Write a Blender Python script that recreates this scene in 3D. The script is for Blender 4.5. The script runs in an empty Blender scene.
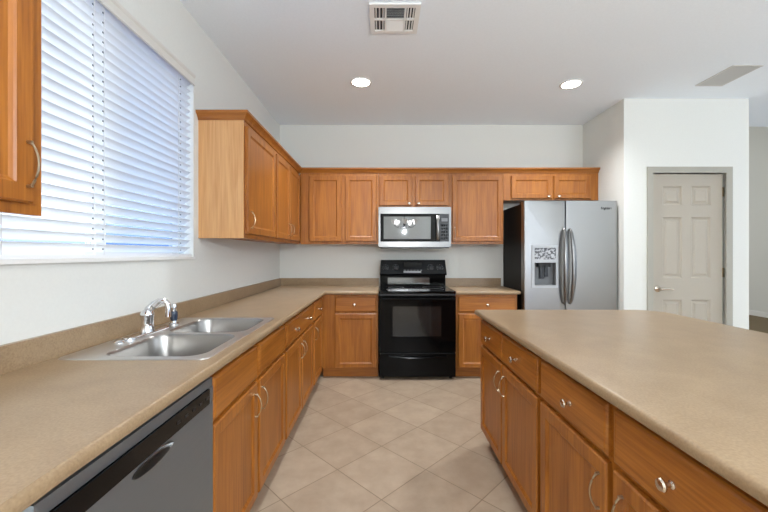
import bpy, bmesh, math, random
from mathutils import Vector, Matrix
from mathutils.geometry import tessellate_polygon
random.seed(3)
S = bpy.context.scene
C = S.collection

# ------------------------------------------------------------------ camera, world, lights, exposure
FPX = 362.0                      # focal length in pixels of the 768 px wide frame
EYE = 1.25
cam_d = bpy.data.cameras.new('camera')
cam_d.sensor_width = 36.0
cam_d.lens = FPX / 768 * 36.0
cam_d.shift_x = 1.5 / 768
cam_d.shift_y = -2.7 / 768
cam_d.clip_start = 0.02
cam = bpy.data.objects.new('camera', cam_d)
cam.location = (0, 0, EYE)
cam.rotation_euler = (math.pi / 2, 0, 0)
C.objects.link(cam)
S.camera = cam

W = bpy.data.worlds.new('sky')
S.world = W
W.use_nodes = True
bg = W.node_tree.nodes['Background']
bg.inputs[0].default_value = (0.66, 0.82, 1.0, 1)
bg.inputs[1].default_value = 2.6
# clear blue low sky, bright above
_N, _L = W.node_tree.nodes, W.node_tree.links
_tc = _N.new('ShaderNodeTexCoord'); _sp = _N.new('ShaderNodeSeparateXYZ'); _rp = _N.new('ShaderNodeValToRGB')
_L.new(_tc.outputs['Generated'], _sp.inputs[0]); _L.new(_sp.outputs[2], _rp.inputs[0]); _L.new(_rp.outputs[0], bg.inputs[0])
_rp.color_ramp.elements[0].position = 0.0; _rp.color_ramp.elements[0].color = (0.05, 0.10, 0.22, 1)
_rp.color_ramp.elements[1].position = 0.22; _rp.color_ramp.elements[1].color = (0.84, 0.91, 1.0, 1)

S.view_settings.view_transform = 'Standard'
S.view_settings.look = 'None'
S.view_settings.gamma = 1
S.view_settings.use_curve_mapping = False
S.view_settings.exposure = 1.16
S.cycles.max_bounces = 10
S.cycles.diffuse_bounces = 6
S.cycles.sample_clamp_indirect = 6

def area(name, loc, rot, sx, sy, power, col=(1, 1, 1)):
    l = bpy.data.lights.new(name, 'AREA')
    l.shape = 'RECTANGLE'; l.size = sx; l.size_y = sy; l.energy = power; l.color = col
    o = bpy.data.objects.new(name, l); o.location = loc; o.rotation_euler = rot
    C.objects.link(o); return o
R90 = math.pi / 2
# added fill lamps inside the room; the first two face the ceiling
area('rear_fill_uplight', (3.45, -2.45, .95), (R90 + 1.5, 0, 0), 2.3, 2.0, 108, (0.84, 0.93, 1.0))
area('right_fill_uplight', (6.2, 1.6, 1.0), (R90 + 1.5, 0, R90), 3.4, 2.2, 12, (0.84, 0.93, 1.0))
area('far_room_fill', (5.6, 9.9, 2.0), (-R90, 0, 0), 2.4, 2.4, 26)  # added fill for the far room, with no window behind it

# ------------------------------------------------------------------ materials
def new_mat(name):
    m = bpy.data.materials.new(name); m.use_nodes = True
    nt = m.node_tree
    return m, nt, nt.nodes['Principled BSDF']
def srgb(r, g, b):
    f = lambda c: (c / 255 / 12.92) if c / 255 <= 0.04045 else ((c / 255 + 0.055) / 1.055) ** 2.4
    return (f(r), f(g), f(b), 1)
def plain(name, col, rough=0.5, metal=0.0, bump=0, bscale=200, spec=0.5, coat=0):
    m, nt, p = new_mat(name)
    N, L = nt.nodes, nt.links
    p.inputs['Roughness'].default_value = rough
    p.inputs['Metallic'].default_value = metal
    p.inputs['Specular IOR Level'].default_value = spec
    p.inputs['Coat Weight'].default_value = coat
    tc = N.new('ShaderNodeTexCoord'); nz = N.new('ShaderNodeTexNoise')
    nz.inputs['Scale'].default_value = bscale
    L.new(tc.outputs['Object'], nz.inputs['Vector'])
    mx = N.new('ShaderNodeMix'); mx.data_type = 'RGBA'
    mx.inputs[6].default_value = col
    mx.inputs[7].default_value = tuple(c * 0.94 for c in col[:3]) + (1,)
    L.new(nz.outputs['Fac'], mx.inputs[0]); L.new(mx.outputs[2], p.inputs['Base Color'])
    if bump:
        b = N.new('ShaderNodeBump'); b.inputs['Strength'].default_value = bump
        b.inputs['Distance'].default_value = 0.002
        L.new(nz.outputs['Fac'], b.inputs['Height']); L.new(b.outputs['Normal'], p.inputs['Normal'])
    return m

def oak(name, axis, dark, light, rough=0.38):
    m, nt, p = new_mat(name)
    N, L = nt.nodes, nt.links
    tc = N.new('ShaderNodeTexCoord'); oi = N.new('ShaderNodeObjectInfo')
    sc = N.new('ShaderNodeVectorMath'); sc.operation = 'SCALE'
    cb = N.new('ShaderNodeCombineXYZ')
    mu = N.new('ShaderNodeMath'); mu.operation = 'MULTIPLY'; mu.inputs[1].default_value = 37
    L.new(oi.outputs['Random'], mu.inputs[0])
    for i in range(3): L.new(mu.outputs[0], cb.inputs[i])
    ad = N.new('ShaderNodeVectorMath'); ad.operation = 'ADD'
    L.new(tc.outputs['Object'], ad.inputs[0]); L.new(cb.outputs[0], ad.inputs[1])
    def noise(across, along, det, dist):
        mp = N.new('ShaderNodeMapping'); s = [across] * 3; s['XYZ'.index(axis)] = along
        mp.inputs['Scale'].default_value = s
        L.new(ad.outputs[0], mp.inputs['Vector'])
        n = N.new('ShaderNodeTexNoise'); n.inputs['Scale'].default_value = 1
        n.inputs['Detail'].default_value = det; n.inputs['Distortion'].default_value = dist
        L.new(mp.outputs[0], n.inputs['Vector']); return n
    n1 = noise(14, 1.3, 4, 1.2); n2 = noise(120, 4, 3, 0.3)
    a = N.new('ShaderNodeMath'); a.operation = 'MULTIPLY_ADD'
    a.inputs[1].default_value = 0.5; L.new(n1.outputs['Fac'], a.inputs[0])
    b = N.new('ShaderNodeMath'); b.operation = 'MULTIPLY'; b.inputs[1].default_value = 0.5
    L.new(n2.outputs['Fac'], b.inputs[0]); L.new(b.outputs[0], a.inputs[2])
    r = N.new('ShaderNodeValToRGB')
    r.color_ramp.elements[0].position = 0.33; r.color_ramp.elements[0].color = dark
    r.color_ramp.elements[1].position = 0.62; r.color_ramp.elements[1].color = light
    L.new(a.outputs[0], r.inputs[0]); L.new(r.outputs[0], p.inputs['Base Color'])
    p.inputs['Roughness'].default_value = rough
    bp = N.new('ShaderNodeBump'); bp.inputs['Strength'].default_value = 0.12; bp.inputs['Distance'].default_value = 0.001
    L.new(n2.outputs['Fac'], bp.inputs['Height']); L.new(bp.outputs[0], p.inputs['Normal'])
    return m
OD, OL = srgb(127, 69, 14), srgb(167, 103, 35)
OAK = {a: oak('oak_grain_' + a.lower(), a, OD, OL) for a in 'XYZ'}
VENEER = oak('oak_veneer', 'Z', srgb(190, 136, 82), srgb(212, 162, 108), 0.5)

def laminate():
    m, nt, p = new_mat('tan_laminate')
    N, L = nt.nodes, nt.links
    tc = N.new('ShaderNodeTexCoord')
    def nz(s, d):
        n = N.new('ShaderNodeTexNoise'); n.inputs['Scale'].default_value = s; n.inputs['Detail'].default_value = d
        L.new(tc.outputs['Object'], n.inputs['Vector']); return n
    a, b = nz(9, 3), nz(170, 4)
    ad = N.new('ShaderNodeMath'); ad.operation = 'MULTIPLY_ADD'; ad.inputs[1].default_value = 0.35
    mu = N.new('ShaderNodeMath'); mu.operation = 'MULTIPLY'; mu.inputs[1].default_value = 0.65
    L.new(a.outputs[0], ad.inputs[0]); L.new(b.outputs[0], mu.inputs[0]); L.new(mu.outputs[0], ad.inputs[2])
    r = N.new('ShaderNodeValToRGB')
    r.color_ramp.elements[0].position = 0.36; r.color_ramp.elements[0].color = srgb(138, 114, 86)
    r.color_ramp.elements[1].position = 0.66; r.color_ramp.elements[1].color = srgb(160, 136, 106)
    L.new(ad.outputs[0], r.inputs[0]); L.new(r.outputs[0], p.inputs['Base Color'])
    p.inputs['Roughness'].default_value = 0.32
    return m
LAM = laminate()

def tile():
    m, nt, p = new_mat('beige_ceramic_tile')
    N, L = nt.nodes, nt.links
    tc = N.new('ShaderNodeTexCoord')
    mp = N.new('ShaderNodeMapping'); mp.vector_type = 'TEXTURE'
    mp.inputs['Location'].default_value = (-0.005, 1.836, 0)
    mp.inputs['Rotation'].default_value = (0, 0, math.pi / 4)
    mp.inputs['Scale'].default_value = (0.3606, 0.3606, 1)
    L.new(tc.outputs['Object'], mp.inputs['Vector'])
    sx = N.new('ShaderNodeSeparateXYZ'); L.new(mp.outputs[0], sx.inputs[0])
    def M(op, a, b=None):
        n = N.new('ShaderNodeMath'); n.operation = op
        for i, v in enumerate((a, b)):
            if v is None: continue
            if isinstance(v, (int, float)): n.inputs[i].default_value = v
            else: L.new(v, n.inputs[i])
        return n.outputs[0]
    def edge(o):
        f = M('FRACT', o); return M('MINIMUM', f, M('SUBTRACT', 1.0, f))
    d = M('MINIMUM', edge(sx.outputs[0]), edge(sx.outputs[1]))
    g = N.new('ShaderNodeMapRange'); g.inputs[1].default_value = 0.005; g.inputs[2].default_value = 0.010
    L.new(d, g.inputs[0])
    fl = N.new('ShaderNodeVectorMath'); fl.operation = 'FLOOR'; L.new(mp.outputs[0], fl.inputs[0])
    wn = N.new('ShaderNodeTexWhiteNoise'); L.new(fl.outputs[0], wn.inputs['Vector'])
    n1 = N.new('ShaderNodeTexNoise'); n1.inputs['Scale'].default_value = 7; n1.inputs['Detail'].default_value = 6
    n1.inputs['Roughness'].default_value = 0.65
    L.new(tc.outputs['Object'], n1.inputs['Vector'])
    f = M('ADD', M('MULTIPLY', n1.outputs[0], 0.8), M('MULTIPLY', wn.outputs[0], 0.2))
    r = N.new('ShaderNodeValToRGB')
    r.color_ramp.elements[0].position = 0.3; r.color_ramp.elements[0].color = srgb(152, 133, 112)
    r.color_ramp.elements[1].position = 0.72; r.color_ramp.elements[1].color = srgb(176, 157, 135)
    L.new(f, r.inputs[0])
    mx = N.new('ShaderNodeMix'); mx.data_type = 'RGBA'; mx.inputs[6].default_value = srgb(128, 110, 88)
    L.new(g.outputs[0], mx.inputs[0]); L.new(r.outputs[0], mx.inputs[7]); L.new(mx.outputs[2], p.inputs['Base Color'])
    p.inputs['Roughness'].default_value = 0.45
    b = N.new('ShaderNodeBump'); b.inputs['Strength'].default_value = 0.3; b.inputs['Distance'].default_value = 0.003
    L.new(g.outputs[0], b.inputs['Height']); L.new(b.outputs[0], p.inputs['Normal'])
    return m

def brushed(name, col, rough, axis='X', amt=0.06):
    m, nt, p = new_mat(name)
    N, L = nt.nodes, nt.links
    tc = N.new('ShaderNodeTexCoord'); mp = N.new('ShaderNodeMapping')
    s = [300.0] * 3; s['XYZ'.index(axis)] = 2.0
    mp.inputs['Scale'].default_value = s
    L.new(tc.outputs['Object'], mp.inputs['Vector'])
    n = N.new('ShaderNodeTexNoise'); n.inputs['Scale'].default_value = 1; L.new(mp.outputs[0], n.inputs['Vector'])
    mr = N.new('ShaderNodeMapRange'); mr.inputs[3].default_value = rough - amt; mr.inputs[4].default_value = rough + amt
    L.new(n.outputs[0], mr.inputs[0]); L.new(mr.outputs[0], p.inputs['Roughness'])
    p.inputs['Base Color'].default_value = col; p.inputs['Metallic'].default_value = 1
    return m

def slat_mat():
    m, nt, p = new_mat('white_slat')
    N, L = nt.nodes, nt.links
    p.inputs['Base Color'].default_value = (0.86, 0.87, 0.88, 1); p.inputs['Roughness'].default_value = 0.4
    t = N.new('ShaderNodeBsdfTranslucent'); t.inputs[0].default_value = (0.93, 0.93, 0.92, 1)
    mx = N.new('ShaderNodeMixShader'); mx.inputs[0].default_value = 0.42
    L.new(p.outputs[0], mx.inputs[1]); L.new(t.outputs[0], mx.inputs[2])
    L.new(mx.outputs[0], N['Material Output'].inputs[0])
    return m
def emit(name, col, s):
    m, nt, p = new_mat(name)
    p.inputs['Base Color'].default_value = col
    p.inputs['Emission Color'].default_value = col; p.inputs['Emission Strength'].default_value = s
    return m
def glass(name):
    m, nt, p = new_mat(name)
    N, L = nt.nodes, nt.links
    t = N.new('ShaderNodeBsdfTransparent'); t.inputs[0].default_value = (0.95, 0.97, 0.98, 1)
    g = N.new('ShaderNodeBsdfGlossy'); g.inputs['Roughness'].default_value = 0.02
    mx = N.new('ShaderNodeMixShader'); mx.inputs[0].default_value = 0.06
    L.new(t.outputs[0], mx.inputs[1]); L.new(g.outputs[0], mx.inputs[2])
    L.new(mx.outputs[0], N['Material Output'].inputs[0])
    return m

WALL = plain('white_wall_paint', srgb(222, 222, 216), 0.75, bump=0.15, bscale=90, spec=0.2)
CEIL = plain('white_ceiling_paint', srgb(240, 247, 253), 0.85, bump=0.15, bscale=70, spec=0.1)
TRIMW = plain('white_trim_paint', srgb(236, 235, 231), 0.45)
CARPET = plain('brown_carpet', srgb(132, 116, 92), 0.95, bump=1, bscale=400, spec=0.1)
TILE = tile()
DOORP = plain('taupe_door_paint', srgb(174, 165, 150), 0.5)
CASEP = plain('grey_taupe_casing_paint', srgb(166, 162, 150), 0.5)
STEEL = brushed('brushed_stainless', (0.22, 0.216, 0.21, 1), 0.30, 'X')
STEELV = brushed('brushed_stainless_door', (0.32, 0.308, 0.295, 1), 0.33, 'X')
DWSTEEL = brushed('grey_stainless', (0.30, 0.345, 0.385, 1), 0.5, 'Y')
SINKS = plain('satin_sink_steel', (0.40, 0.385, 0.365, 1), 0.33, 1)
RIMS = plain('satin_rim_steel', (0.68, 0.67, 0.65, 1), 0.36, 1)
CHROME = plain('chrome', (0.8, 0.8, 0.82, 1), 0.08, 1)
NICKEL = plain('satin_nickel', srgb(176, 160, 136), 0.28, 1)
KNOBM = plain('bright_nickel', srgb(214, 202, 186), 0.22, 1)
BLACK = plain('black_enamel', (0.002, 0.002, 0.0022, 1), 0.10, spec=0.12)
BGLASS = plain('black_glass', (0.002, 0.002, 0.0022, 1), 0.05, spec=0.2)
OVENW = plain('oven_window_glass', (0.010, 0.010, 0.0105, 1), 0.06, spec=0.5)
MWGLASS = plain('mirror_tinted_glass', (0.19, 0.19, 0.192, 1), 0.02, 0.85)
BPLAST = plain('black_plastic', (0.012, 0.012, 0.013, 1), 0.35)
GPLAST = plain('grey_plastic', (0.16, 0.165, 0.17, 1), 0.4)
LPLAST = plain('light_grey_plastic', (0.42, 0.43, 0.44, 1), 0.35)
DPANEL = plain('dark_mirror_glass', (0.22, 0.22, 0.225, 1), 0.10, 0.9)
FRSIDE = plain('black_textured_steel', (0.006, 0.006, 0.0065, 1), 0.5, spec=0.2)
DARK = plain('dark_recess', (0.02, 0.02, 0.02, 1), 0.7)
PRINT = plain('pale_print', (0.5, 0.5, 0.5, 1), 0.5)
LOGO = plain('dark_logo', (0.01, 0.01, 0.012, 1), 0.5)
VINYL = plain('white_vinyl', srgb(238, 238, 238), 0.4)
SLAT = slat_mat()
CORD = plain('white_cord', srgb(225, 225, 222), 0.8)
PANE = glass('window_glass')
SCREENED = glass('screened_window_glass'); SCREENED.node_tree.nodes['Transparent BSDF'].inputs[0].default_value = (0.60, 0.69, 0.80, 1)
LAMP = emit('lamp_glow', (1, 0.97, 0.92, 1), 9)

# ------------------------------------------------------------------ helpers
def put(name, bm, mat, parent=None, smooth=False, origin=None):
    """one mesh object; bm is in world coordinates"""
    me = bpy.data.meshes.new(name)
    bmesh.ops.recalc_face_normals(bm, faces=bm.faces)
    o = bpy.data.objects.new(name, me); C.objects.link(o)
    off = Vector((0, 0, 0))
    if parent is not None:
        o.parent = parent
        q = parent
        while q is not None:
            off += q.location; q = q.parent
    elif origin is not None:
        o.location = origin; off = Vector(origin)
    bmesh.ops.translate(bm, verts=bm.verts, vec=-off)
    bm.to_mesh(me); bm.free()
    if mat: me.materials.append(mat)
    if smooth:
        me.polygons.foreach_set('use_smooth', [True] * len(me.polygons))
        try: me.set_sharp_from_angle(angle=math.radians(35))
        except Exception: pass
    return o
def thing(name, label, cat, loc, group=None):
    o = bpy.data.objects.new(name, None); o.location = loc; o.empty_display_size = 0.05
    C.objects.link(o); o['label'] = label; o['category'] = cat
    if group: o['group'] = group
    return o
def tag(o, label, cat, group=None):
    o['label'] = label; o['category'] = cat
    if group: o['group'] = group
    return o
def struct(name, bm, mat, parent=None):
    o = put(name, bm, mat, parent)
    if parent is None: o['kind'] = 'structure'
    return o
def B(): return bmesh.new()
def box(bm, x0, x1, y0, y1, z0, z1, bev=0, seg=2):
    vs = [bm.verts.new((x, y, z)) for x in (x0, x1) for y in (y0, y1) for z in (z0, z1)]
    fs = [(0, 1, 3, 2), (4, 6, 7, 5), (0, 4, 5, 1), (2, 3, 7, 6), (0, 2, 6, 4), (1, 5, 7, 3)]
    fl = [bm.faces.new([vs[i] for i in f]) for f in fs]
    if bev:
        bmesh.ops.recalc_face_normals(bm, faces=fl)
        es = list({e for f in fl for e in f.edges})
        bmesh.ops.bevel(bm, geom=es, offset=bev, segments=seg, profile=0.5, affect='EDGES')
    return bm
def boxes(*a):
    bm = B()
    for t in a: box(bm, *t)
    return bm
def tube(bm, pts, r, n=10, cap=True, flat=1.0, up=None):
    pts = [Vector(p) for p in pts]
    rs = r if isinstance(r, (list, tuple)) else [r] * len(pts)
    ref = Vector(up) if up else None
    rings = []
    for i, p in enumerate(pts):
        t = (pts[min(i + 1, len(pts) - 1)] - pts[max(i - 1, 0)]).normalized()
        a = ref if ref else (Vector((0, 0, 1)) if abs(t.z) < 0.9 else Vector((1, 0, 0)))
        u = t.cross(a).normalized(); v = t.cross(u).normalized()
        rings.append([bm.verts.new(p + u * (math.cos(k * 2 * math.pi / n) * rs[i]) + v * (math.sin(k * 2 * math.pi / n) * rs[i] * flat)) for k in range(n)])
    for a, b in zip(rings, rings[1:]):
        for k in range(n): bm.faces.new((a[k], a[(k + 1) % n], b[(k + 1) % n], b[k]))
    if cap:
        bm.faces.new(rings[0]); bm.faces.new(rings[-1][::-1])
    return bm
def lathe(bm, prof, loc, axis=(0, 0, 1), n=20, cap=True):
    """prof: (radius, height along axis)"""
    q = Vector((0, 0, 1)).rotation_difference(Vector(axis)).to_matrix()
    loc = Vector(loc); rings = []
    for r, h in prof:
        rings.append([bm.verts.new(loc + q @ Vector((r * math.cos(k * 2 * math.pi / n), r * math.sin(k * 2 * math.pi / n), h))) for k in range(n)])
    for a, b in zip(rings, rings[1:]):
        for k in range(n): bm.faces.new((a[k], a[(k + 1) % n], b[(k + 1) % n], b[k]))
    if cap:
        bm.faces.new(rings[0]); bm.faces.new(rings[-1])
    return bm
def slab(bm, outer, holes, f, a, b):
    """extruded polygon with holes; f maps (p, q, h) to world; h from a to b"""
    loops = [outer] + holes
    flat = [p for l in loops for p in l]
    lo = [bm.verts.new(f(p[0], p[1], a)) for p in flat]
    hi = [bm.verts.new(f(p[0], p[1], b)) for p in flat]
    tris = tessellate_polygon([[Vector((p[0], p[1], 0)) for p in l] for l in loops])
    for t in tris:
        bm.faces.new([lo[i] for i in t]); bm.faces.new([hi[i] for i in t])
    k = 0
    for l in loops:
        n = len(l)
        for i in range(n):
            j = (i + 1) % n
            bm.faces.new((lo[k + i], lo[k + j], hi[k + j], hi[k + i]))
        k += n
    bmesh.ops.recalc_face_normals(bm, faces=bm.faces)
    return bm
def rrect(x0, x1, y0, y1, r, n=6):
    out = []
    for cx, cy, a0 in ((x1 - r, y1 - r, 0), (x0 + r, y1 - r, 90), (x0 + r, y0 + r, 180), (x1 - r, y0 + r, 270)):
        for k in range(n + 1):
            a = math.radians(a0 + 90 * k / n); out.append((cx + r * math.cos(a), cy + r * math.sin(a)))
    return out
XY = lambda p, q, h: (p, q, h)
XZ = lambda p, q, h: (p, h, q)
YZ = lambda p, q, h: (h, p, q)
def bevel_where(bm, pred, off, seg=4):
    es = [e for e in bm.edges if pred(e.verts[0].co, e.verts[1].co) and len(e.link_faces) == 2 and e.calc_face_angle(0) > 0.5]
    bmesh.ops.bevel(bm, geom=es, offset=off, segments=seg, profile=0.5, affect='EDGES')

# ------------------------------------------------------------------ the room
XW, YW, ZC = -1.193, 4.20, 2.74
XP, YP, XP2 = 2.326, 3.487, 3.53            # fridge alcove side, pantry front, pantry right corner
XR, YR, YF = 7.4, -3.6, 10.0
struct('floor', boxes((XW - .15, XR + .15, YR - .15, YW + .15, -.12, 0)), TILE)
struct('floor_carpet', boxes((XP2, XR, YP + .45, YF, 0.0, .012)), CARPET)
WY0, WY1, WZ0, WZ1 = 1.0, 2.285, 1.215, 2.372      # window opening
bm = slab(B(), [(YR - .15, 0), (YW + .15, 0), (YW + .15, ZC), (YR - .15, ZC)], [[(WY0, WZ0), (WY1, WZ0), (WY1, WZ1), (WY0, WZ1)]], YZ, XW - .15, XW)
struct('wall_left', bm, WALL)
struct('wall_back', boxes((XW, XP2, YW, YW + .15, 0, ZC)), WALL)
struct('wall_alcove', boxes((XP, XP + .11, YP + .11, YW, 0, ZC)), WALL)
DX0, DX1, DZ = 2.575, 3.322, 2.045
bm = slab(B(), [(XP, 0), (DX0, 0), (DX0, DZ), (DX1, DZ), (DX1, 0), (XP2, 0), (XP2, ZC), (XP, ZC)], [], XZ, YP, YP + .11)
struct('wall_pantry', bm, WALL)
struct('wall_pantry_side', boxes((XP2 - .11, XP2, YP + .11, YW, 0, ZC)), WALL)
struct('wall_great_room_side', boxes((XP2 - .15, XP2, YW + .15, YF, 0, 4.4)), WALL)
struct('wall_great_room_end', boxes((XP2 - .15, XR + .15, YF, YF + .15, 0, 4.4)), WALL)
struct('ceiling', boxes((XW - .15, XR + .15, YR - .15, YW + .06, ZC, ZC + .2)), CEIL)
struct('ceiling_great_room', boxes((XP2 - .15, XR + .15, YW + .06, YF + .15, 4.4, 4.6)), CEIL)
struct('wall_header', boxes((XP2 - .15, XR + .15, YW + .0, YW + .06, ZC + .2, 4.4)), WALL)
# right wall with tall windows, rear wall with the patio door opening
bm = slab(B(), [(YR - .15, 0), (YF + .15, 0), (YF + .15, 4.4), (YR - .15, 4.4)], [[(-.15, .35), (3.35, .35), (3.35, 2.55), (-.15, 2.55)]], YZ, XR, XR + .15)
struct('wall_right', bm, WALL)
bm = slab(B(), [(XW - .15, 0), (XR + .15, 0), (XR + .15, ZC), (XW - .15, ZC)], [[(2.2, .05), (4.7, .05), (4.7, 2.2), (2.2, 2.2)]], XZ, YR - .15, YR)
struct('wall_rear', bm, WALL)
struct('baseboard_right', boxes((XR - .014, XR, YP, YF, .012, .11)), TRIMW)

# kitchen window (structure): vinyl frame, two sashes, panes
win = bpy.data.objects.new('window_1', None); win.location = (XW - .12, (WY0 + WY1) / 2, WZ0); win['kind'] = 'structure'; C.objects.link(win)
gx = XW - .125
bm = slab(B(), [(WY0, WZ0), (WY1, WZ0), (WY1, WZ1), (WY0, WZ1)], [[(WY0 + .045, WZ0 + .045), (WY1 - .02, WZ0 + .045), (WY1 - .02, WZ1 - .045), (WY0 + .045, WZ1 - .045)]], YZ, gx - .02, gx + .03)
put('window_frame', bm, VINYL, win)
ym = (WY0 + WY1) / 2 + .02
put('mullion', boxes((gx - .015, gx + .025, ym - .03, ym + .03, WZ0 + .045, WZ1 - .045)), VINYL, win)
put('pane', boxes((gx - .003, gx + .003, WY0 + .045, ym - .03, WZ0 + .045, WZ1 - .045)), PANE, win)
put('pane', boxes((gx - .003, gx + .003, ym + .03, WY1 - .02, WZ0 + .045, WZ1 - .045)), SCREENED, win)
put('window_sill', boxes((XW - .13, XW + .012, WY0 - .0, WY1 + .0, WZ0, WZ0 + .014)), TRIMW, win)

# patio door behind the camera, great-room window
pd = bpy.data.objects.new('window_2', None); pd.location = (3.45, YR - .08, .05); pd['kind'] = 'structure'; C.objects.link(pd)
bm = slab(B(), [(2.2, .05), (4.7, .05), (4.7, 2.2), (2.2, 2.2)], [[(2.26, .12), (3.42, .12), (3.42, 2.14), (2.26, 2.14)], [(3.48, .12), (4.64, .12), (4.64, 2.14), (3.48, 2.14)]], XZ, YR - .1, YR - .05)
put('window_frame', bm, VINYL, pd)

# pantry door (structure): slab with six panels, casing, lever
dr = bpy.data.objects.new('door_1', None); dr.location = ((DX0 + DX1) / 2, YP, 0); dr['kind'] = 'structure'; C.objects.link(dr)
bm = B()
cw = .058
slab(bm, [(DX0 - .03, 0), (DX0 + .022, 0), (DX0 + .022, DZ - .022), (DX1 - .022, DZ - .022), (DX1 - .022, 0), (DX1 + .038, 0), (DX1 + .038, DZ + .036), (DX0 - .03, DZ + .036)], [], XZ, YP - .016, YP)
bm2 = bm
put('casing', bm2, CASEP, dr)
sx0, sx1, sz1 = DX0 + .026, DX1 - .026, DZ - .028
def sixpanel():
    bm = B(); y0 = YP + .022
    w = sx1 - sx0
    cols = [(sx0 + .115, sx0 + w / 2 - .045), (sx0 + w / 2 + .045, sx1 - .115)]
    rows = [(.20, .80), (1.01, 1.60), (1.715, 1.90)]
    holes = [[(a, c), (b, c), (b, d), (a, d)] for a, b in cols for c, d in rows]
    slab(bm, [(sx0, .01), (sx1, .01), (sx1, sz1), (sx0, sz1)], holes, XZ, y0, y0 + .02)
    box(bm, sx0, sx1, y0 + .02, y0 + .035, .01, sz1)
    for a, b in cols:
        for c, d in rows:
            pr = [(a, c, b, d, y0), (a + .012, c + .012, b - .012, d - .012, y0 + .012), (a + .028, c + .028, b - .028, d - .028, y0 + .012), (a + .042, c + .042, b - .042, d - .042, y0 + .004)]
            rings = [[bm.verts.new(v) for v in ((p, y, q), (r, y, q), (r, y, s), (p, y, s))] for p, q, r, s, y in pr]
            for r1, r2 in zip(rings, rings[1:]):
                for k in range(4): bm.faces.new((r1[k], r1[(k + 1) % 4], r2[(k + 1) % 4], r2[k]))
            bm.faces.new(rings[-1])
    return bm
put('door_slab', sixpanel(), DOORP, dr)
bm = B(); lx, lz, ly = sx0 + .066, .907, YP + .022
lathe(bm, [(.032, 0), (.032, .006), (.022, .012), (.012, .02), (.012, .05)], (lx, ly, lz), (0, -1, 0))
tube(bm, [(lx - .012, ly - .05, lz), (lx + .03, ly - .052, lz + .002), (lx + .08, ly - .05, lz + .001), (lx + .118, ly - .046, lz - .004)], [.014, .011, .009, .007], 10)
put('lever_handle', bm, KNOBM, dr, True)
for z in (.25, 1.02, 1.8):
    put('hinge', boxes((sx1 - .004, sx1 + .01, YP + .012, YP + .03, z, z + .09)), NICKEL, dr)

# ------------------------------------------------------------------ cabinet parts
F_BACK = lambda yf: (lambda s, t, z: (s, yf - t, z))
F_LEFT = lambda xf: (lambda s, t, z: (xf + t, s, z))
F_ISL = lambda xf: (lambda s, t, z: (xf - t, s, z))
def front(F, s0, s1, z0, z1, kind):
    bm = B(); T = .02
    if kind == 'door':
        pr = [(0, 0), (0, T - .005), (.005, T), (.046, T), (.050, T - .004), (.058, T - .009), (.062, T - .009)]
    else:
        pr = [(0, 0), (0, T - .008), (.004, T - .003), (.010, T)]
    rings = []
    for i, t in pr:
        rings.append([bm.verts.new(F(*v)) for v in ((s0 + i, t, z0 + i), (s1 - i, t, z0 + i), (s1 - i, t, z1 - i), (s0 + i, t, z1 - i))])
    for a, b in zip(rings, rings[1:]):
        for k in range(4): bm.faces.new((a[k], a[(k + 1) % 4], b[(k + 1) % 4], b[k]))
    bm.faces.new(rings[0]); bm.faces.new(rings[-1])
    return bm
def bow_pull(F, s, z0, z1, t0):
    """arched pull, two posts"""
    bm = B(); n = 14; pts = []
    for k in range(n + 1):
        u = k / n
        pts.append(F(s, t0 + .006 + .022 * math.sin(math.pi * u) ** .7, z0 + (z1 - z0) * u))
    rr = [.0027 if 0 < k < n else .0036 for k in range(n + 1)]
    tube(bm, pts, rr, 8)
    for z in (z0, z1):
        a, b = Vector(F(s, t0 - .001, z)), Vector(F(s, t0 + .012, z))
        tube(bm, [a, b], [.0048, .0036], 8)
    return bm
def knob(F, s, z, t0):
    bm = B()
    o = Vector(F(s, t0 - .001, z)); ax = (Vector(F(s, t0 + 1, z)) - Vector(F(s, t0, z)))
    lathe(bm, [(.010, 0), (.0095, .003), (.0055, .006), (.005, .014), (.009, .018), (.0145, .022), (.015, .026), (.012, .030), (.004, .032)], o, ax, 16)
    return bm
GR = {'B': 'X', 'L': 'Y', 'I': 'Y'}
ZK, ZT = .10, .84
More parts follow.
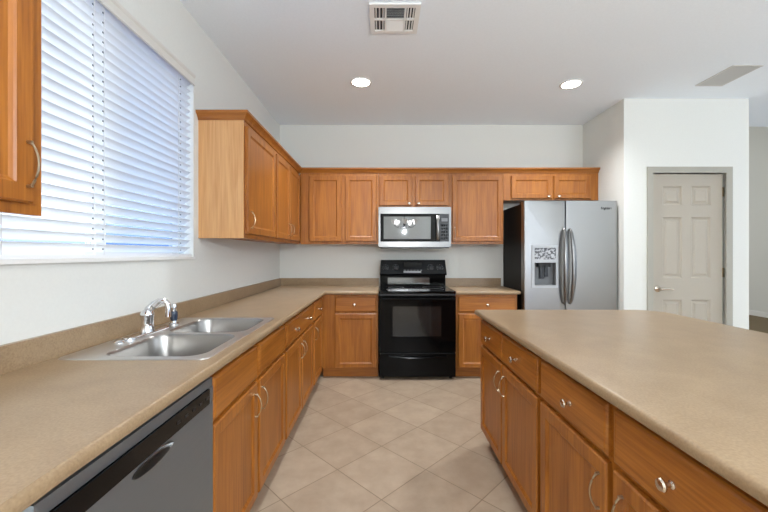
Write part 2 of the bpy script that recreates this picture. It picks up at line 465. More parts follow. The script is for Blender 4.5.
def base_cab(run, s0, s1, fronts, depth, label, name='base_cabinet', group='oak base cabinets'):
    """fronts: ('door', s0, s1, pull_s) / ('drawer', s0, s1, [knob s]) / ('false', s0, s1)"""
    if run == 'B':
        F = F_BACK(3.62); cb = lambda bm, a, b, t0, t1, z0, z1: box(bm, a, b, 3.62 - t1, 3.62 - t0, z0, z1)
        loc = ((s0 + s1) / 2, 3.62, 0)
    elif run == 'L':
        F = F_LEFT(-.605); cb = lambda bm, a, b, t0, t1, z0, z1: box(bm, -.605 + t0, -.605 + t1, a, b, z0, z1)
        loc = (-.605, (s0 + s1) / 2, 0)
    else:
        F = F_ISL(.66); cb = lambda bm, a, b, t0, t1, z0, z1: box(bm, .66 - t1, .66 - t0, a, b, z0, z1)
        loc = (.66, (s0 + s1) / 2, 0)
    r = thing(name, label, 'cabinet', loc, group)
    bm = B(); w = .02
    cb(bm, s0, s0 + .016, -depth, -.02, ZK, ZT); cb(bm, s1 - .016, s1, -depth, -.02, ZK, ZT)
    cb(bm, s0 + .016, s1 - .016, -depth, -.02, ZK, ZK + .016); cb(bm, s0 + .016, s1 - .016, -depth, -depth + .01, ZK + .016, ZT)
    put('carcass', bm, OAK['Z'], r)
    bm = B(); cb(bm, s0, s1, -.02, 0, ZK, ZT)
    put('face_frame', bm, OAK['Z'], r)
    bm = B(); cb(bm, s0, s1, -.07, -.055, 0, ZK)
    put('toe_kick', bm, OAK[GR[run]], r)
    for f in fronts:
        if f[0] == 'door':
            d = put('door', front(F, f[1], f[2], .108, .648, 'door'), OAK['Z'], r)
            if f[3] is not None: put('handle', bow_pull(F, f[3], .497, .600, .02), NICKEL, d, True)
        else:
            d = put('drawer_front' if f[0] == 'drawer' else 'false_front', front(F, f[1], f[2], .667, .817, 'slab'), OAK[GR[run]], r)
            if f[0] == 'drawer':
                for k in f[3]: put('knob', knob(F, k, .738, .02), KNOBM, d, True)
    return r
def wall_cab(run, s0, s1, doors, z0, z1, label, dz0=None, dz1=None, hw='pull', group='oak wall cabinets', veneer=None, c0=None, c1=None):
    """doors: (s0, s1, hardware s or None)"""
    c0 = s0 if c0 is None else c0; c1 = s1 if c1 is None else c1
    if run == 'B':
        F = F_BACK(3.90); D = YW - 3.90
        cb = lambda bm, a, b, t0, t1, p, q: box(bm, a, b, 3.90 - t1, 3.90 - t0, p, q); loc = ((s0 + s1) / 2, 3.90, z0)
    else:
        F = F_LEFT(-.899); D = -.899 - XW
        cb = lambda bm, a, b, t0, t1, p, q: box(bm, -.899 + t0, -.899 + t1, a, b, p, q); loc = (-.899, (s0 + s1) / 2, z0)
    r = thing('wall_cabinet', label, 'cabinet', loc, group)
    bm = B(); cb(bm, c0, c1, -D, -.02, z0 + .012, z1)
    put('carcass', bm, OAK['Z'], r)
    bm = B(); cb(bm, s0, s1, -.02, 0, z0, z1)
    put('face_frame', bm, OAK['Z'], r)
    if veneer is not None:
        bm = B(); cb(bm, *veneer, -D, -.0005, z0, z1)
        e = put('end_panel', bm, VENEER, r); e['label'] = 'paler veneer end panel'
    dz0 = z0 + .03 if dz0 is None else dz0; dz1 = z1 - .03 if dz1 is None else dz1
    for a, b, h in doors:
        d = put('door', front(F, a, b, dz0, dz1, 'door'), OAK['Z'], r)
        if h is None: continue
        if hw == 'pull': put('handle', bow_pull(F, h, dz0 + .04, dz0 + .15, .02), NICKEL, d, True)
        else: put('knob', knob(F, h, dz0 + .022, .02), KNOBM, d, True)
    return r

# ------------------------------------------------------------------ base cabinets
base_cab('L', 1.248, 2.197, [('false', 1.262, 1.70), ('false', 1.728, 2.182), ('door', 1.262, 1.70, 1.668), ('door', 1.728, 2.182, 1.76)], .55,
         'oak sink cabinet under the steel sink, two false drawer fronts over two doors')
base_cab('L', 2.199, 3.09, [('drawer', 2.217, 3.07, [2.44, 2.85]), ('door', 2.217, 2.637, 2.605), ('door', 2.65, 3.07, 2.682)], .55,
         'oak cabinet beyond the sink cabinet, one wide two-knob drawer over two doors')
base_cab('L', 3.092, 3.60, [('drawer', 3.125, 3.52, [3.33]), ('door', 3.125, 3.52, 3.16)], .55,
         'narrow oak base cabinet next to the inside corner on the window side')
base_cab('B', -.603, -.046, [('drawer', -.474, -.062, [-.28]), ('door', -.474, -.062, None)], .56,
         'oak base cabinet between the inside corner and left side of the black range')
base_cab('B', .732, 1.345, [('drawer', .755, 1.325, [1.04]), ('door', .755, 1.325, None)], .56,
         'oak base cabinet between the black range and the refrigerator')
base_cab('I', 1.49, 2.388, [('drawer', 1.957, 2.366, [2.165]), ('drawer', 1.505, 1.942, [1.74]), ('door', 1.957, 2.366, 1.99), ('door', 1.505, 1.942, 1.905)], .60,
         'far island cabinet with two drawers and two doors, facing the sink', 'island_cabinet', 'oak island cabinets')
base_cab('I', .55, 1.488, [('drawer', 1.038, 1.472, [1.235]), ('drawer', .565, 1.008, [.80]), ('door', 1.038, 1.472, 1.07), ('door', .565, 1.008, .965)], .60,
         'near island cabinet with two drawers and two doors, nearest the camera', 'island_cabinet', 'oak island cabinets')
bk = put('island_back_panel', boxes((1.28, 1.30, .55, 2.388, 0, ZT)), OAK['Z'], None, origin=(1.29, 1.47, 0))
tag(bk, 'oak back panel of the island under its overhanging top', 'panel')

# ------------------------------------------------------------------ worktops
ZL, ZH = .8405, .875
SX0, SX1, SY0, SY1 = -1.152, -.62, 1.272, 2.09       # sink rim
XE, YE = -.565, 3.58
ct = thing('countertop', 'tan laminate L-shaped countertop holding the steel sink, running to the range', 'countertop', (-.9, 2.4, ZL))
bm = slab(B(), [(XW, .45), (XE, .45), (XE, YE), (-.042, YE), (-.042, YW), (XW, YW)], [[(SX0 + .02, SY0 + .02), (SX1 - .02, SY0 + .02), (SX1 - .02, SY1 - .02), (SX0 + .02, SY1 - .02)]], XY, ZL, ZH)
def frontedge(a, b):
    if abs(a.z - b.z) > 1e-5: return False
    onx = abs(a.x - XE) < 1e-4 and abs(b.x - XE) < 1e-4
    ony = abs(a.y - YE) < 1e-4 and abs(b.y - YE) < 1e-4
    return onx or ony
bevel_where(bm, frontedge, .0145, 5)
put('worktop', bm, LAM, ct, True)
bm = slab(B(), [(XW, .45), (XW + .02, .45), (XW + .02, YW - .02), (-.042, YW - .02), (-.042, YW), (XW, YW)], [], XY, ZH, ZH + .088)
put('backsplash', bm, LAM, ct)
ct = thing('countertop', 'short tan laminate countertop between the range and the refrigerator', 'countertop', (1.05, 3.9, ZL))
bm = slab(B(), [(.728, YE), (1.368, YE), (1.368, YW), (.728, YW)], [], XY, ZL, ZH)
bevel_where(bm, frontedge, .0145, 5)
put('worktop', bm, LAM, ct, True)
put('backsplash', boxes((.728, 1.368, YW - .02, YW, ZH, ZH + .088)), LAM, ct)
IX0, IX1, IY0, IY1 = .612, 1.815, .40, 2.42
pts = [(IX0, IY0), (IX1, IY0)] + [(IX1 - .16 + .16 * math.cos(a), IY1 - .16 + .16 * math.sin(a)) for a in [math.radians(9 * k) for k in range(11)]] + [(IX0 + .012, IY1), (IX0, IY1 - .012)]
bm = slab(B(), pts, [], XY, ZL, ZH)
bevel_where(bm, lambda a, b: abs(a.z - b.z) < 1e-5, .0145, 5)
o = put('island_countertop', bm, LAM, None, True, (1.2, 1.4, ZL))
tag(o, 'large tan laminate countertop with rounded edge on top of the island', 'countertop')

# ------------------------------------------------------------------ wall cabinets
ZB, ZU = 1.348, 2.112
wall_cab('L', .33, .954, [(.345, .916, .897)], ZB, ZU, 'oak wall cabinet in the near left corner, camera side of the window', dz0=1.376)
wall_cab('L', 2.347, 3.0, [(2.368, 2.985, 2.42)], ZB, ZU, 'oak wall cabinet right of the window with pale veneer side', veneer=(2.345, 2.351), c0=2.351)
wall_cab('L', 3.002, 3.879, [(3.026, 3.44, 3.40), (3.452, 3.85, 3.50)], ZB, ZU, 'oak two-door wall cabinet on the window wall running into the corner', c1=YW)
wall_cab('B', -.879, -.046, [(-.788, -.442, None), (-.402, -.064, None)], ZB, ZU, 'oak two-door wall cabinet between the corner and the microwave', c0=-.897)
wall_cab('B', -.044, .722, [(-.033, .318, .285), (.349, .705, .385)], 1.74, ZU, 'short oak wall cabinet above the microwave', hw='knob', dz0=1.762)
wall_cab('B', .724, 1.302, [(.748, 1.288, None)], ZB, ZU, 'tall single-door oak wall cabinet between microwave and refrigerator')
wall_cab('B', 1.304, XP - .002, [(1.382, 1.82, 1.775), (1.842, 2.235, 1.885)], 1.82, ZU, 'short oak wall cabinet above the refrigerator', hw='knob', dz0=1.838)
# the tall cabinet's single pull
d = [o for o in bpy.data.objects if o.parent and o.name.startswith('door') and o.parent.get('label', '').startswith('tall single')][0]
put('handle', bow_pull(F_BACK(3.90), .775, 1.41, 1.53, .02), NICKEL, d, True)

def sweep(path, prof):
    """open path in XY, profile of (outward, z); outward is to the right of travel"""
    bm = B(); n = len(path); rings = []
    for i, p in enumerate(path):
        p = Vector(p)
        def nrm(a, b):
            d = (Vector(b) - Vector(a)).normalized(); return Vector((d.y, -d.x))
        if i == 0: m = nrm(path[0], path[1])
        elif i == n - 1: m = nrm(path[-2], path[-1])
        else:
            a, b = nrm(path[i - 1], path[i]), nrm(path[i], path[i + 1])
            m = (a + b) / (1 + a.dot(b))
        rings.append([bm.verts.new((p.x + m.x * o, p.y + m.y * o, z)) for o, z in prof])
    k = len(prof)
    for a, b in zip(rings, rings[1:]):
        for j in range(k): bm.faces.new((a[j], a[(j + 1) % k], b[(j + 1) % k], b[j]))
    bm.faces.new(rings[0]); bm.faces.new(rings[-1])
    return bm
cp = [(-.012, 2.1125), (.0, 2.1125), (.006, 2.1125), (.009, 2.118), (.012, 2.126), (.02, 2.137), (.031, 2.148), (.036, 2.152), (.038, 2.166), (-.012, 2.166)]
o = put('crown_molding', sweep([(XW + .001, 2.345), (-.899, 2.345), (-.899, 3.90), (XP - .002, 3.90)], cp), OAK['X'], None, False, (-.899, 3.9, 2.11))
tag(o, 'oak crown molding running along the tops of the wall cabinets', 'molding')

# ------------------------------------------------------------------ sink, faucet, sprayer
sk = thing('kitchen_sink', 'double-bowl stainless steel sink set in the counter under the window', 'sink', ((SX0 + SX1) / 2, (SY0 + SY1) / 2, ZH))
zr = ZH + .004
bowls = [(-1.03, -.655, 1.303, 1.662), (-1.03, -.655, 1.70, 2.058)]
outer = rrect(SX0, SX1, SY0, SY1, .03)
bm = B()
holes = [rrect(*b, .07, 8) for b in bowls]
loops = [outer] + holes
flat = [p for l in loops for p in l]
vs = [bm.verts.new((p[0], p[1], zr)) for p in flat]
for t in tessellate_polygon([[Vector((p[0], p[1], 0)) for p in l] for l in loops]): bm.faces.new([vs[i] for i in t])
n = len(outer)
lo = [bm.verts.new((p[0] + (0.003 if p[0] > -.89 else -.003), p[1] + (.003 if p[1] > 1.68 else -.003), ZH + .0003)) for p in outer]
for i in range(n): bm.faces.new((vs[i], vs[(i + 1) % n], lo[(i + 1) % n], lo[i]))
put('rim', bm, RIMS, sk, True)
for b in bowls:
    bm = B(); cx, cy = (b[0] + b[1]) / 2, (b[2] + b[3]) / 2
    rings = []
    for ins, z in ((0, zr), (.003, zr - .003), (.006, zr - .012), (.012, zr - .10), (.018, zr - .145), (.032, zr - .168), (.06, zr - .176), (.11, zr - .180)):
        rings.append([bm.verts.new((p[0], p[1], z)) for p in rrect(b[0] + ins, b[1] - ins, b[2] + ins, b[3] - ins, max(.07 - ins * .3, .03), 8)])
    for a, c in zip(rings, rings[1:]):
        for k in range(len(a)): bm.faces.new((a[k], a[(k + 1) % len(a)], c[(k + 1) % len(a)], c[k]))
    bm.faces.new(rings[-1])
    bw = put('bowl', bm, SINKS, sk, True)
    bm = B(); lathe(bm, [(.042, 0), (.042, .003), (.034, .003), (.03, -.001), (.004, -.001)], (cx, cy, zr - .1795))
    put('drain', bm, CHROME, bw, True)
fx, fy = -1.085, 1.67
fc = thing('faucet', 'chrome single-lever faucet on a long deck plate behind the sink bowls', 'faucet', (fx, fy, zr))
bm = slab(B(), rrect(fx - .03, fx + .03, fy - .145, fy + .145, .029, 8), [], XY, zr, zr + .012)
bevel_where(bm, lambda a, b: min(a.z, b.z) > zr + .011, .006, 3)
put('deck_plate', bm, CHROME, fc, True)
bm = B(); lathe(bm, [(.032, .012), (.03, .02), (.027, .03), (.026, .075), (.029, .082), (.028, .095), (.02, .108), (.006, .112)], (fx, fy, zr))
put('body', bm, CHROME, fc, True)
bm = B(); tube(bm, [(fx + dx, fy + dx * .2, zr + dz) for dx, dz in ((.0, .06), (.012, .09), (.03, .125), (.05, .146), (.068, .150), (.082, .138), (.087, .112), (.086, .075))], [.013, .014, .014, .0145, .014, .0125, .012, .0125], 14)
put('spout', bm, CHROME, fc, True)
bm = B(); tube(bm, [(fx, fy, zr + .10), (fx - .004, fy + .008, zr + .118), (fx + .006, fy + .03, zr + .138), (fx + .018, fy + .06, zr + .150), (fx + .022, fy + .075, zr + .150)], [.015, .013, .011, .011, .006], 12, flat=.6)
put('lever', bm, CHROME, fc, True)
sp = thing('side_sprayer', 'chrome and black side sprayer standing right of the faucet', 'sprayer', (fx, 1.883, zr))
bm = B(); lathe(bm, [(.024, 0), (.024, .006), (.017, .012), (.016, .022)], (fx, 1.883, zr)); put('base', bm, CHROME, sp, True)
bm = B(); lathe(bm, [(.014, .022), (.017, .03), (.018, .065), (.016, .07)], (fx, 1.883, zr)); put('grip', bm, plain('blue_black_plastic', (.03, .045, .075, 1), .2), sp, True)
bm = B(); lathe(bm, [(.013, .07), (.014, .078), (.015, .10), (.012, .108)], (fx, 1.883, zr)); put('spray_head', bm, CHROME, sp, True)
bm = B(); lathe(bm, [(.021, 0), (.021, .004), (.014, .009), (.004, .011)], (fx - .005, 1.50, zr))
tag(put('hole_cover', bm, CHROME, None, True, (fx - .005, 1.50, zr)), 'round chrome hole cover on the sink deck left of the faucet', 'cap')

# ------------------------------------------------------------------ dishwasher
dw = thing('dishwasher', 'grey stainless dishwasher with black control strip under the near left counter', 'dishwasher', (-.6, .925, 0))
dy0, dy1, dxf = .607, 1.244, -.583
put('cabinet', boxes((-1.15, -.62, dy0, dy1, .1, .835)), GPLAST, dw)
put('toe_panel', boxes((-.69, -.67, dy0, dy1, 0, .1)), BPLAST, dw)
# door with the scooped pocket handle
bm = B()
pk = [(.925 + .082 * math.cos(a), .725 + .017 * math.sin(a)) for a in [2 * math.pi * k / 24 for k in range(24)]]
slab(bm, [(dy0, .11), (dy1, .11), (dy1, .744), (dy0, .744)], [pk], YZ, -.62, dxf)
door = put('door', bm, DWSTEEL, dw)
bm = B(); rings = []
for f_, x in ((1.0, dxf + .002), (.96, dxf - .002), (.82, dxf - .014), (.5, dxf - .024), (.15, dxf - .027)):
    rings.append([bm.verts.new((x, .925 + .082 * f_ * math.cos(a), .725 + .017 * f_ * math.sin(a))) for a in [2 * math.pi * k / 24 for k in range(24)]])
for a, b in zip(rings, rings[1:]):
    for k in range(24): bm.faces.new((a[k], a[(k + 1) % 24], b[(k + 1) % 24], b[k]))
bm.faces.new(rings[-1])
put('pocket_handle', bm, STEEL, door, True)
strip = put('control_strip', boxes((-.62, dxf + .004, dy0 + .03, dy1 - .03, .746, .795)), BGLASS, dw)
put('top_trim', boxes((-.62, dxf - .002, dy0, dy1, .797, .826), (-.62, dxf, dy0, dy0 + .028, .746, .796), (-.62, dxf, dy1 - .028, dy1, .746, .796)), DWSTEEL, dw)
for k in range(5):
    y = 1.02 + k * .042
    put('button', boxes((dxf + .004, dxf + .0052, y, y + .016, .766, .774)), BPLAST, strip)

# ------------------------------------------------------------------ range
rg = thing('range', 'black freestanding electric range below the microwave', 'range', (.343, 3.87, 0))
rx0, rx1, ry = -.038, .724, 3.556
put('body', boxes((rx0 + .004, rx1 - .004, ry + .045, 4.17, .03, .85)), BLACK, rg)
for x in (rx0 + .04, rx1 - .04):
    for y in (3.64, 4.1):
        bm = B(); lathe(bm, [(.016, 0), (.016, .03)], (x, y, 0)); put('foot', bm, BPLAST, rg)
bm = box(B(), rx0, rx1, ry + .012, 4.13, .85, .876, .006, 2)
cook = put('cooktop', bm, BGLASS, rg)
for (x, y, r) in ((.15, 3.74, .11), (.55, 3.74, .085), (.15, 3.98, .085), (.55, 3.98, .11)):
    bm = B(); lathe(bm, [(r - .004, 0), (r, 0), (r, .0004), (r - .004, .0004)], (x, y, .8762), n=40, cap=False)
    put('burner_ring', bm, GPLAST, cook)
put('front_trim', boxes((rx0 + .003, rx1 - .003, ry + .02, ry + .05, .832, .8495)), BPLAST, rg)
bm = slab(B(), [(rx0 + .004, .278), (rx1 - .004, .278), (rx1 - .004, .826), (rx0 + .004, .826)], [rrect(.100, .580, .43, .727, .012, 3)], XZ, ry, ry + .04)
od = put('oven_door', bm, BLACK, rg)
put('window', boxes((.098, .582, ry + .006, ry + .014, .428, .729)), OVENW, od)
bm = B(); pts = [(-.015 + .716 * k / 20, ry - .045 - .012 * math.sin(math.pi * k / 20), .806) for k in range(21)]
tube(bm, pts, .013, 12, flat=.8)
for x in (.0, .686): box(bm, x - .012, x + .012, ry - .045, ry + .002, .796, .816)
put('handle', bm, BLACK, od, True)
bm = box(B(), rx0 + .004, rx1 - .004, ry, ry + .04, .035, .272, .006, 2)
dwr = put('storage_drawer', bm, BLACK, rg)
bm = B(); pts = [(.06 + .566 * k / 20, ry - .010 - .008 * math.sin(math.pi * k / 20), .238 - .014 * math.sin(math.pi * k / 20)) for k in range(21)]
tube(bm, pts, .012, 10)
put('handle', bm, BLACK, dwr, True)
# backguard: recessed lower vent, tilted control panel
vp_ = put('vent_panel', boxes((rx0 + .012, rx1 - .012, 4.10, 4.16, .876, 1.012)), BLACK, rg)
put('reflection_strip', boxes((.06, .53, 4.096, 4.102, .903, .975)), DPANEL, vp_)  # mirror strip added to shape the bright reflection band on the vent panel
bm = B()
sec = [(4.045, 1.005), (4.035, 1.02), (4.065, 1.165), (4.08, 1.175), (4.165, 1.175), (4.165, 1.005)]
for x0_, x1_ in ((rx0 + .008, rx1 - .008),):
    a = [bm.verts.new((x0_ + (.012 if z > 1.1 else 0), y, z)) for y, z in sec]; b = [bm.verts.new((x1_ - (.012 if z > 1.1 else 0), y, z)) for y, z in sec]
    bm.faces.new(a); bm.faces.new(b[::-1])
    for k in range(6): bm.faces.new((a[k], a[(k + 1) % 6], b[(k + 1) % 6], b[k]))
bgd = put('control_panel', bm, BLACK, rg)
pn = Vector((0, -.145, .03)).normalized()
pan = lambda x, z: Vector((x, 4.035 + .03 * (z - 1.02) / .145, z))
for x in (.035, .145, .535, .64):
    bm = B(); lathe(bm, [(.025, 0), (.024, .005), (.019, .007), (.018, .022), (.014, .024)], pan(x, 1.09), pn, 18)
    box(bm, x - .003, x + .003, pan(x, 1.09).y - .032, pan(x, 1.09).y - .018, 1.078, 1.112)
    k = put('knob', bm, BPLAST, bgd, True)
    bm = B()
    for j in range(9):
        a = math.radians(-40 + 260 * j / 8); p = pan(x + .033 * math.cos(a), 1.09 + .033 * math.sin(a)) + pn * .0006
        box(bm, p.x - .0018, p.x + .0018, p.y - .0005, p.y, p.z - .0018, p.z + .0018)
    put('dial_marks', bm, PRINT, bgd)
bm = B(); p = pan(.343, 1.115)
box(bm, .24, .44, p.y - .003, p.y + .01, 1.088, 1.145)
put('display', bm, BGLASS, bgd)
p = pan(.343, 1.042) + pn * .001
put('highlight_strip', boxes((.235, .43, p.y - .0012, p.y + .003, 1.034, 1.05)), LPLAST, bgd)  # pale strip standing in for a reflection highlight on the panel
for k in range(6):
    p = pan(.25 + .036 * k, 1.06) + pn * .001
    put('button', boxes((p.x - .011, p.x + .011, p.y - .001, p.y + .002, p.z - .006, p.z + .006)), GPLAST, bgd)

# ------------------------------------------------------------------ microwave
mw = thing('microwave', 'stainless over-the-range microwave with dark glass door under the short cabinet', 'microwave', (.338, 3.99, 1.31))
mx0, mx1, my, mz0, mz1 = -.042, .718, 3.79, 1.305, 1.7385
put('body', boxes((mx0, mx1, my + .045, YW - .002, mz0 + .01, mz1)), BPLAST, mw)
bm = slab(B(), [(mx0, mz0 + .012), (mx1, mz0 + .012), (mx1, mz1 - .004), (mx0, mz1 - .004)], [rrect(-.022, .697, 1.372, 1.665, .004, 2)], XZ, my, my + .045)
fr = put('front_frame', bm, STEEL, mw)
put('vent_grille', boxes((mx0 + .02, mx1 - .02, my + .01, my + .12, mz0 - .002, mz0 + .011)), BPLAST, mw)
md = put('door', boxes((-.0215, .602, my + .003, my + .04, 1.373, 1.664)), BGLASS, mw)
put('window', boxes((.012, .505, my + .001, my + .0045, 1.40, 1.635)), MWGLASS, md)
bm = B(); pts = [(.577, my - .012 - .028 * math.sin(math.pi * k / 12) ** .6, 1.39 + .255 * k / 12) for k in range(13)]
tube(bm, pts, .016, 12, flat=.5, up=(0, 1, 0))
for z in (1.395, 1.64): box(bm, .567, .587, my - .014, my + .004, z - .008, z + .008)
put('handle', bm, STEEL, md, True)
mc = put('control_panel', boxes((.604, .6965, my + .003, my + .04, 1.373, 1.664)), BPLAST, mw)
put('display', boxes((.618, .682, my + .001, my + .004, 1.585, 1.618)), GPLAST, mc)
for r_ in range(5):
    for c_ in range(3):
        put('button', boxes((.616 + c_ * .0245, .634 + c_ * .0245, my + .0015, my + .004, 1.395 + r_ * .034, 1.418 + r_ * .034)), BGLASS, mc)

# ------------------------------------------------------------------ refrigerator
rf = thing('refrigerator', 'side-by-side stainless refrigerator with black sides and a door dispenser', 'refrigerator', (1.845, 3.9, 0))
fx0, fx1, fyf = 1.388, 2.298, 3.552
put('cabinet', box(B(), fx0 + .004, fx1 - .004, 3.632, 4.175, .02, 1.748, .006, 2), FRSIDE, rf)
put('toe_grille', boxes((fx0 + .02, fx1 - .02, 3.60, 3.64, .0, .07)), BPLAST, rf)
for xh in (fx0 + .05, fx1 - .05):
    put('hinge_cover', boxes((xh - .035, xh + .035, 3.60, 3.70, 1.7485, 1.772)), BPLAST, rf)
xs = 1.797
bm = slab(B(), [(fx0, .08), (xs - .003, .08), (xs - .003, 1.765), (fx0, 1.765)], [[(1.487, .93), (1.70, .93), (1.70, 1.307), (1.487, 1.307)]], XZ, fyf, fyf + .07)
bevel_where(bm, lambda a, b: abs(a.y - fyf) < 1e-4 and abs(b.y - fyf) < 1e-4 and (abs(a.x - b.x) < 1e-4) and (a.x < fx0 + .001 or a.x > xs - .004), .012, 4)
ld = put('freezer_door', bm, STEELV, rf, True)
bm = box(B(), xs + .003, fx1, fyf, fyf + .07, .08, 1.765)
bevel_where(bm, lambda a, b: abs(a.y - fyf) < 1e-4 and abs(b.y - fyf) < 1e-4 and abs(a.x - b.x) < 1e-4, .012, 4)
rd = put('fridge_door', bm, STEELV, rf, True)
bm = slab(B(), [(1.464, .912), (1.722, .912), (1.722, 1.33), (1.464, 1.33)], [[(1.489, .936), (1.70, .936), (1.70, 1.158), (1.489, 1.158)], [(1.489, 1.19), (1.70, 1.19), (1.70, 1.304), (1.489, 1.304)]], XZ, fyf - .008, fyf + .004)
dp = put('dispenser_frame', bm, LPLAST, ld)
# mottled control face of the dispenser
def mottled():
    m, nt, p = new_mat('dispenser_print')
    N, L = nt.nodes, nt.links
    tc = N.new('ShaderNodeTexCoord'); v = N.new('ShaderNodeTexNoise'); v.inputs['Scale'].default_value = 55; v.inputs['Detail'].default_value = 3
    L.new(tc.outputs['Object'], v.inputs['Vector'])
    r = N.new('ShaderNodeValToRGB'); r.color_ramp.elements[0].position = .44; r.color_ramp.elements[0].color = (.05, .05, .052, 1)
    r.color_ramp.elements[1].position = .58; r.color_ramp.elements[1].color = (.42, .42, .43, 1)
    L.new(v.outputs[0], r.inputs[0]); L.new(r.outputs[0], p.inputs['Base Color']); p.inputs['Roughness'].default_value = .25
    return m
put('dispenser_controls', boxes((1.489, 1.70, fyf - .003, fyf + .03, 1.19, 1.304)), mottled(), ld)
bm = B()
box(bm, 1.488, 1.701, fyf + .062, fyf + .068, .93, 1.16)
box(bm, 1.488, 1.49, fyf, fyf + .066, .93, 1.16); box(bm, 1.699, 1.701, fyf, fyf + .066, .93, 1.16)
box(bm, 1.49, 1.699, fyf, fyf + .066, .93, .938); box(bm, 1.49, 1.699, fyf, fyf + .066, 1.156, 1.16)
put('dispenser_cavity', bm, GPLAST, ld)
put('dispenser_paddle', boxes((1.56, 1.60, fyf + .035, fyf + .05, 1.0, 1.12), (1.605, 1.64, fyf + .035, fyf + .05, 1.02, 1.12)), BPLAST, ld)
put('ice_chute', boxes((1.535, 1.655, fyf + .01, fyf + .06, 1.115, 1.157)), DARK, ld)
for xh, d_, b_ in ((1.766, ld, -1), (1.846, rd, 1)):
    bm = B(); n = 24; pts = []; rr = []
    for k in range(n + 1):
        u = k / n; s_ = math.sin(math.pi * u)
        pts.append((xh - b_ * .012 * (1 - s_), fyf - .012 - .055 * s_ ** .55, .752 + .74 * u))
        rr.append(.008 + .015 * s_ ** .5)
    tube(bm, pts, rr, 12, flat=.7, up=(0, 1, 0))
    for z in (.765, 1.479): box(bm, xh - b_ * .012 - .006, xh - b_ * .012 + .006, fyf - .018, fyf + .001, z - .01, z + .01)
    put('handle', bm, STEEL, d_, True)
fc_ = bpy.data.curves.new('brand_lettering', 'FONT'); fc_.body = 'Frigidaire'; fc_.size = .032; fc_.extrude = .0006; fc_.offset = .0012
tmp = bpy.data.objects.new('brand_lettering', fc_); C.objects.link(tmp)
bpy.context.view_layer.update()
me = bpy.data.meshes.new_from_object(tmp.evaluated_get(bpy.context.evaluated_depsgraph_get()))
bpy.data.objects.remove(tmp)
bm = B(); bm.from_mesh(me)
mxx = max(v.co.x for v in bm.verts)
bmesh.ops.scale(bm, vec=(.105 / mxx, 1, 1), verts=bm.verts)
bmesh.ops.rotate(bm, cent=(0, 0, 0), matrix=Matrix.Rotation(R90, 3, 'X'), verts=bm.verts)
bmesh.ops.translate(bm, vec=(2.143, fyf - .0008, 1.682), verts=bm.verts)
put('brand_lettering', bm, LOGO, rd)

# ------------------------------------------------------------------ ceiling fixtures
for x, y, lab in ((-.187, 3.149, 'round recessed ceiling light between the vent and the microwave'), (1.66, 3.186, 'round recessed ceiling light near the pantry corner'), (-.187, .72, 'added recessed ceiling light, unseen above the top edge, brightening the near aisle')):  # the third fixture is added out of view to brighten the island fronts
    r = thing('recessed_light', lab, 'ceiling light', (x, y, ZC), 'recessed lights over the aisle')
    bm = B(); lathe(bm, [(.074, -.0005), (.092, -.0005), (.092, -.006), (.086, -.008), (.076, -.006)], (x, y, ZC), n=32, cap=False)
    put('trim_ring', bm, TRIMW, r, True)
    bm = B(); lathe(bm, [(.075, -.001), (.075, -.004), (.05, -.0055), (.01, -.006)], (x, y, ZC), n=32)
    put('lens', bm, LAMP, r, True)
    l = bpy.data.lights.new('recessed_light_glow', 'SPOT'); l.energy = 56 if y > 3 else 14; l.spot_size = math.radians(140); l.spot_blend = 1; l.shadow_soft_size = .07; l.color = (.94, .97, 1)
    lo_ = bpy.data.objects.new('recessed_light_glow', l); lo_.location = (x, y, ZC - .03); C.objects.link(lo_)
vx0, vx1, vy0, vy1 = -.08, .23, 2.15, 2.437
v = thing('ceiling_vent', 'white square louvered air vent on the ceiling near the top of the photo', 'vent', ((vx0 + vx1) / 2, (vy0 + vy1) / 2, ZC))
iw = [(vx0 + .03, vx0 + .093, 'y'), (vx0 + .105, vx0 + .215, 'x'), (vx0 + .227, vx1 - .03, 'y')]
hl = []
for a, b, _ in iw:
    for c, d_ in ((vy0 + .03, vy0 + .138), (vy0 + .150, vy1 - .03)): hl.append([(a, c), (b, c), (b, d_), (a, d_)])
bm = slab(B(), [(vx0, vy0), (vx1, vy0), (vx1, vy1), (vx0, vy1)], hl, XY, ZC - .012, ZC - .001)
put('frame', bm, TRIMW, v)
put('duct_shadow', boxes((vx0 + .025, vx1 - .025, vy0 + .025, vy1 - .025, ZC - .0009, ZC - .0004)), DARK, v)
bm = B()
def louver(bm, p, q, tilt):
    p, q = Vector(p), Vector(q); d = (q - p).normalized(); s = d.cross(Vector((0, 0, 1)))
    o = s * (.008 * math.cos(tilt)) + Vector((0, 0, -.0045))
    vv = [bm.verts.new(c) for c in (p - o, q - o, q + o, p + o)]; th = Vector((0, 0, -.0012))
    ww = [bm.verts.new(c.co + th) for c in vv]
    bm.faces.new(vv); bm.faces.new(ww[::-1])
    for k in range(4): bm.faces.new((vv[k], vv[(k + 1) % 4], ww[(k + 1) % 4], ww[k]))
zl = ZC - .0065
for i, (a, b, ax) in enumerate(iw):
    for j, (c, d_) in enumerate(((vy0 + .03, vy0 + .138), (vy0 + .150, vy1 - .03))):
        if ax == 'y':
            for k in range(3): 
                x = a + (b - a) * (k + .5) / 3
                louver(bm, (x, c, zl), (x, d_, zl), .9 if i == 0 else math.pi - .9)
        else:
            for k in range(6):
                y = c + (d_ - c) * (k + .5) / 6
                louver(bm, (a, y, zl), (b, y, zl), .75 if j == 0 else math.pi - .2)
put('louvers', bm, TRIMW, v)
gx0, gx1, gy0, gy1 = 2.775, 3.015, 2.86, 3.215
v = thing('return_air_grille', 'flat grey rectangular air grille on the ceiling near the pantry door', 'grille', ((gx0 + gx1) / 2, (gy0 + gy1) / 2, ZC))
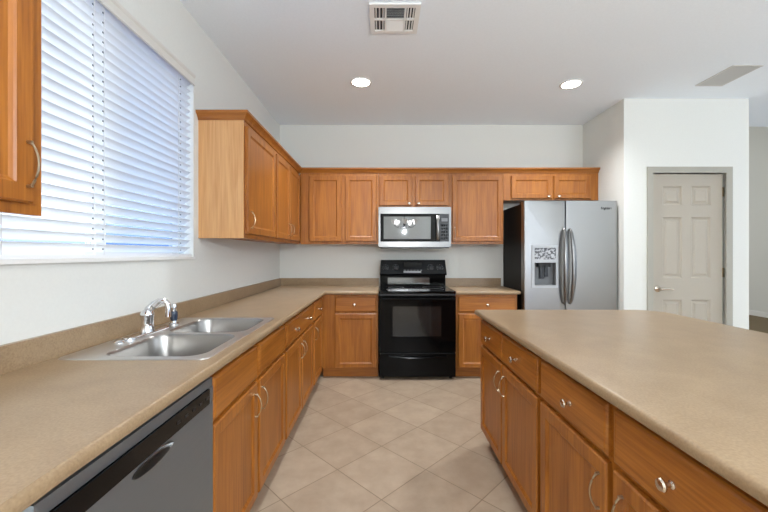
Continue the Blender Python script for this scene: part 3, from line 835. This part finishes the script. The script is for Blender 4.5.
bm = slab(B(), [(gx0, gy0), (gx1, gy0), (gx1, gy1), (gx0, gy1)], [[(gx0 + .014, gy0 + .014), (gx1 - .014, gy0 + .014), (gx1 - .014, gy1 - .014), (gx0 + .014, gy1 - .014)]], XY, ZC - .006, ZC - .0005)
put('frame', bm, plain('pale_grey_enamel', srgb(205, 204, 200), .5), v)
bm = B()
for k in range(26):
    y = gy0 + .016 + (gy1 - gy0 - .034) * k / 26
    box(bm, gx0 + .013, gx1 - .013, y, y + .0085, ZC - .005, ZC - .0015)
put('fins', bm, plain('grey_fin_enamel', srgb(196, 195, 191), .6), v)
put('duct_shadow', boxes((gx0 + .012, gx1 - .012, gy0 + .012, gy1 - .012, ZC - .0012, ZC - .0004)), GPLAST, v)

# ------------------------------------------------------------------ window blind
bl = thing('window_blind', 'white horizontal slat blind hanging in the kitchen window', 'blind', (XW - .03, (WY0 + WY1) / 2, WZ0))
bx = XW - .032
by0, by1 = WY0 + .006, WY1 - .010
put('headrail', boxes((bx - .025, bx + .025, by0, by1, WZ1 - .05, WZ1 - .003)), VINYL, bl)
bm = B()
vp = [(XW + .004, WZ1 - .068), (XW + .012, WZ1 - .064), (XW + .008, WZ1 - .050), (XW + .008, WZ1 - .022), (XW + .014, WZ1 - .012), (XW + .016, WZ1 - .002), (XW + .002, WZ1 - .002), (XW + .002, WZ1 - .068)]
a = [bm.verts.new((x, WY0 + .002, z)) for x, z in vp]; b = [bm.verts.new((x, WY1 - .002, z)) for x, z in vp]
bm.faces.new(a); bm.faces.new(b[::-1])
for k in range(len(vp)): bm.faces.new((a[k], a[(k + 1) % len(vp)], b[(k + 1) % len(vp)], b[k]))
put('valance', bm, plain('off_white_valance', srgb(216, 213, 206), .55), bl)
bm = B()
TILT, SW, NS = math.radians(39), .025, 25
z_lo, z_hi = WZ0 + .058, WZ1 - .075
for i in range(NS):
    zc = z_lo + (z_hi - z_lo) * i / (NS - 1)
    prev = None
    sec = []
    for k in range(7):
        u = -1 + 2 * k / 6
        cr = .0035 * (1 - u * u)
        dx, dz = u * SW * math.cos(TILT) - cr * math.sin(TILT), u * SW * math.sin(TILT) + cr * math.cos(TILT)
        sec.append((bx + dx, zc + dz))
    pr = sec + [(x + .0016 * math.sin(TILT), z - .0016 * math.cos(TILT)) for x, z in reversed(sec)]
    A = [bm.verts.new((x, by0, z)) for x, z in pr]; Bv = [bm.verts.new((x, by1, z)) for x, z in pr]
    m = len(pr)
    bm.faces.new(A); bm.faces.new(Bv[::-1])
    for k in range(m): bm.faces.new((A[k], A[(k + 1) % m], Bv[(k + 1) % m], Bv[k]))
put('slats', bm, SLAT, bl, True)
put('bottom_rail', boxes((bx - .024, bx + .024, by0, by1, WZ0 + .0145, WZ0 + .03)), VINYL, bl)
for y in (by0 + .14, 1.515, 1.57, by1 - .13):
    for dx in (-.018, .018):
        bm = B(); tube(bm, [(bx + dx, y, WZ0 + .02), (bx + dx, y, WZ1 - .04)], .0014, 6)
        put('ladder_cord', bm, CORD, bl)

bm = B()
for i in range(NS):
    zc = z_lo + (z_hi - z_lo) * i / (NS - 1)
    for y in (1.515, 1.57, by1 - .105):
        x, z = bx + .010, zc - .004
        box(bm, x + .0025, x + .006, y - .004, y + .004, z - .004, z + .002)
put('cord_route_holes', bm, GPLAST, bl)

# ------------------------------------------------------------------ chandelier mirrored in the microwave glass
chx, chy, chz = .53, -1.25, 1.93
ch = thing('chandelier', 'dark multi-arm chandelier with white shades, seen mirrored in the microwave glass', 'chandelier', (chx, chy, ZC))
bm = B(); tube(bm, [(chx, chy, ZC), (chx, chy, chz)], .008, 8); lathe(bm, [(.06, 0), (.06, -.02), (.01, -.03)], (chx, chy, ZC - .001))
lathe(bm, [(.01, .08), (.03, .03), (.03, -.03), (.01, -.07)], (chx, chy, chz)); put('stem', bm, BPLAST, ch, True)
for k in range(5):
    a = 2 * math.pi * k / 5 + .3; c, s_ = math.cos(a), math.sin(a)
    bm = B(); tube(bm, [(chx + c * r_, chy + s_ * r_, chz + h) for r_, h in ((.02, -.02), (.12, -.06), (.22, -.04), (.27, .02))], .007, 8)
    arm = put('arm', bm, BPLAST, ch, True)
    bm = B(); lathe(bm, [(.025, .02), (.04, .05), (.06, .10), (.068, .13)], (chx + c * .27, chy + s_ * .27, chz), cap=False)
    put('shade', bm, emit('shade_glow', (1, .95, .88, 1), 0.35), arm, True)

l = bpy.data.lights.new('chandelier_glow', 'POINT'); l.energy = 78; l.shadow_soft_size = .02; l.color = (.9, .95, 1)
lo_ = bpy.data.objects.new('chandelier_glow', l); lo_.location = (chx, chy, chz - .15); C.objects.link(lo_)
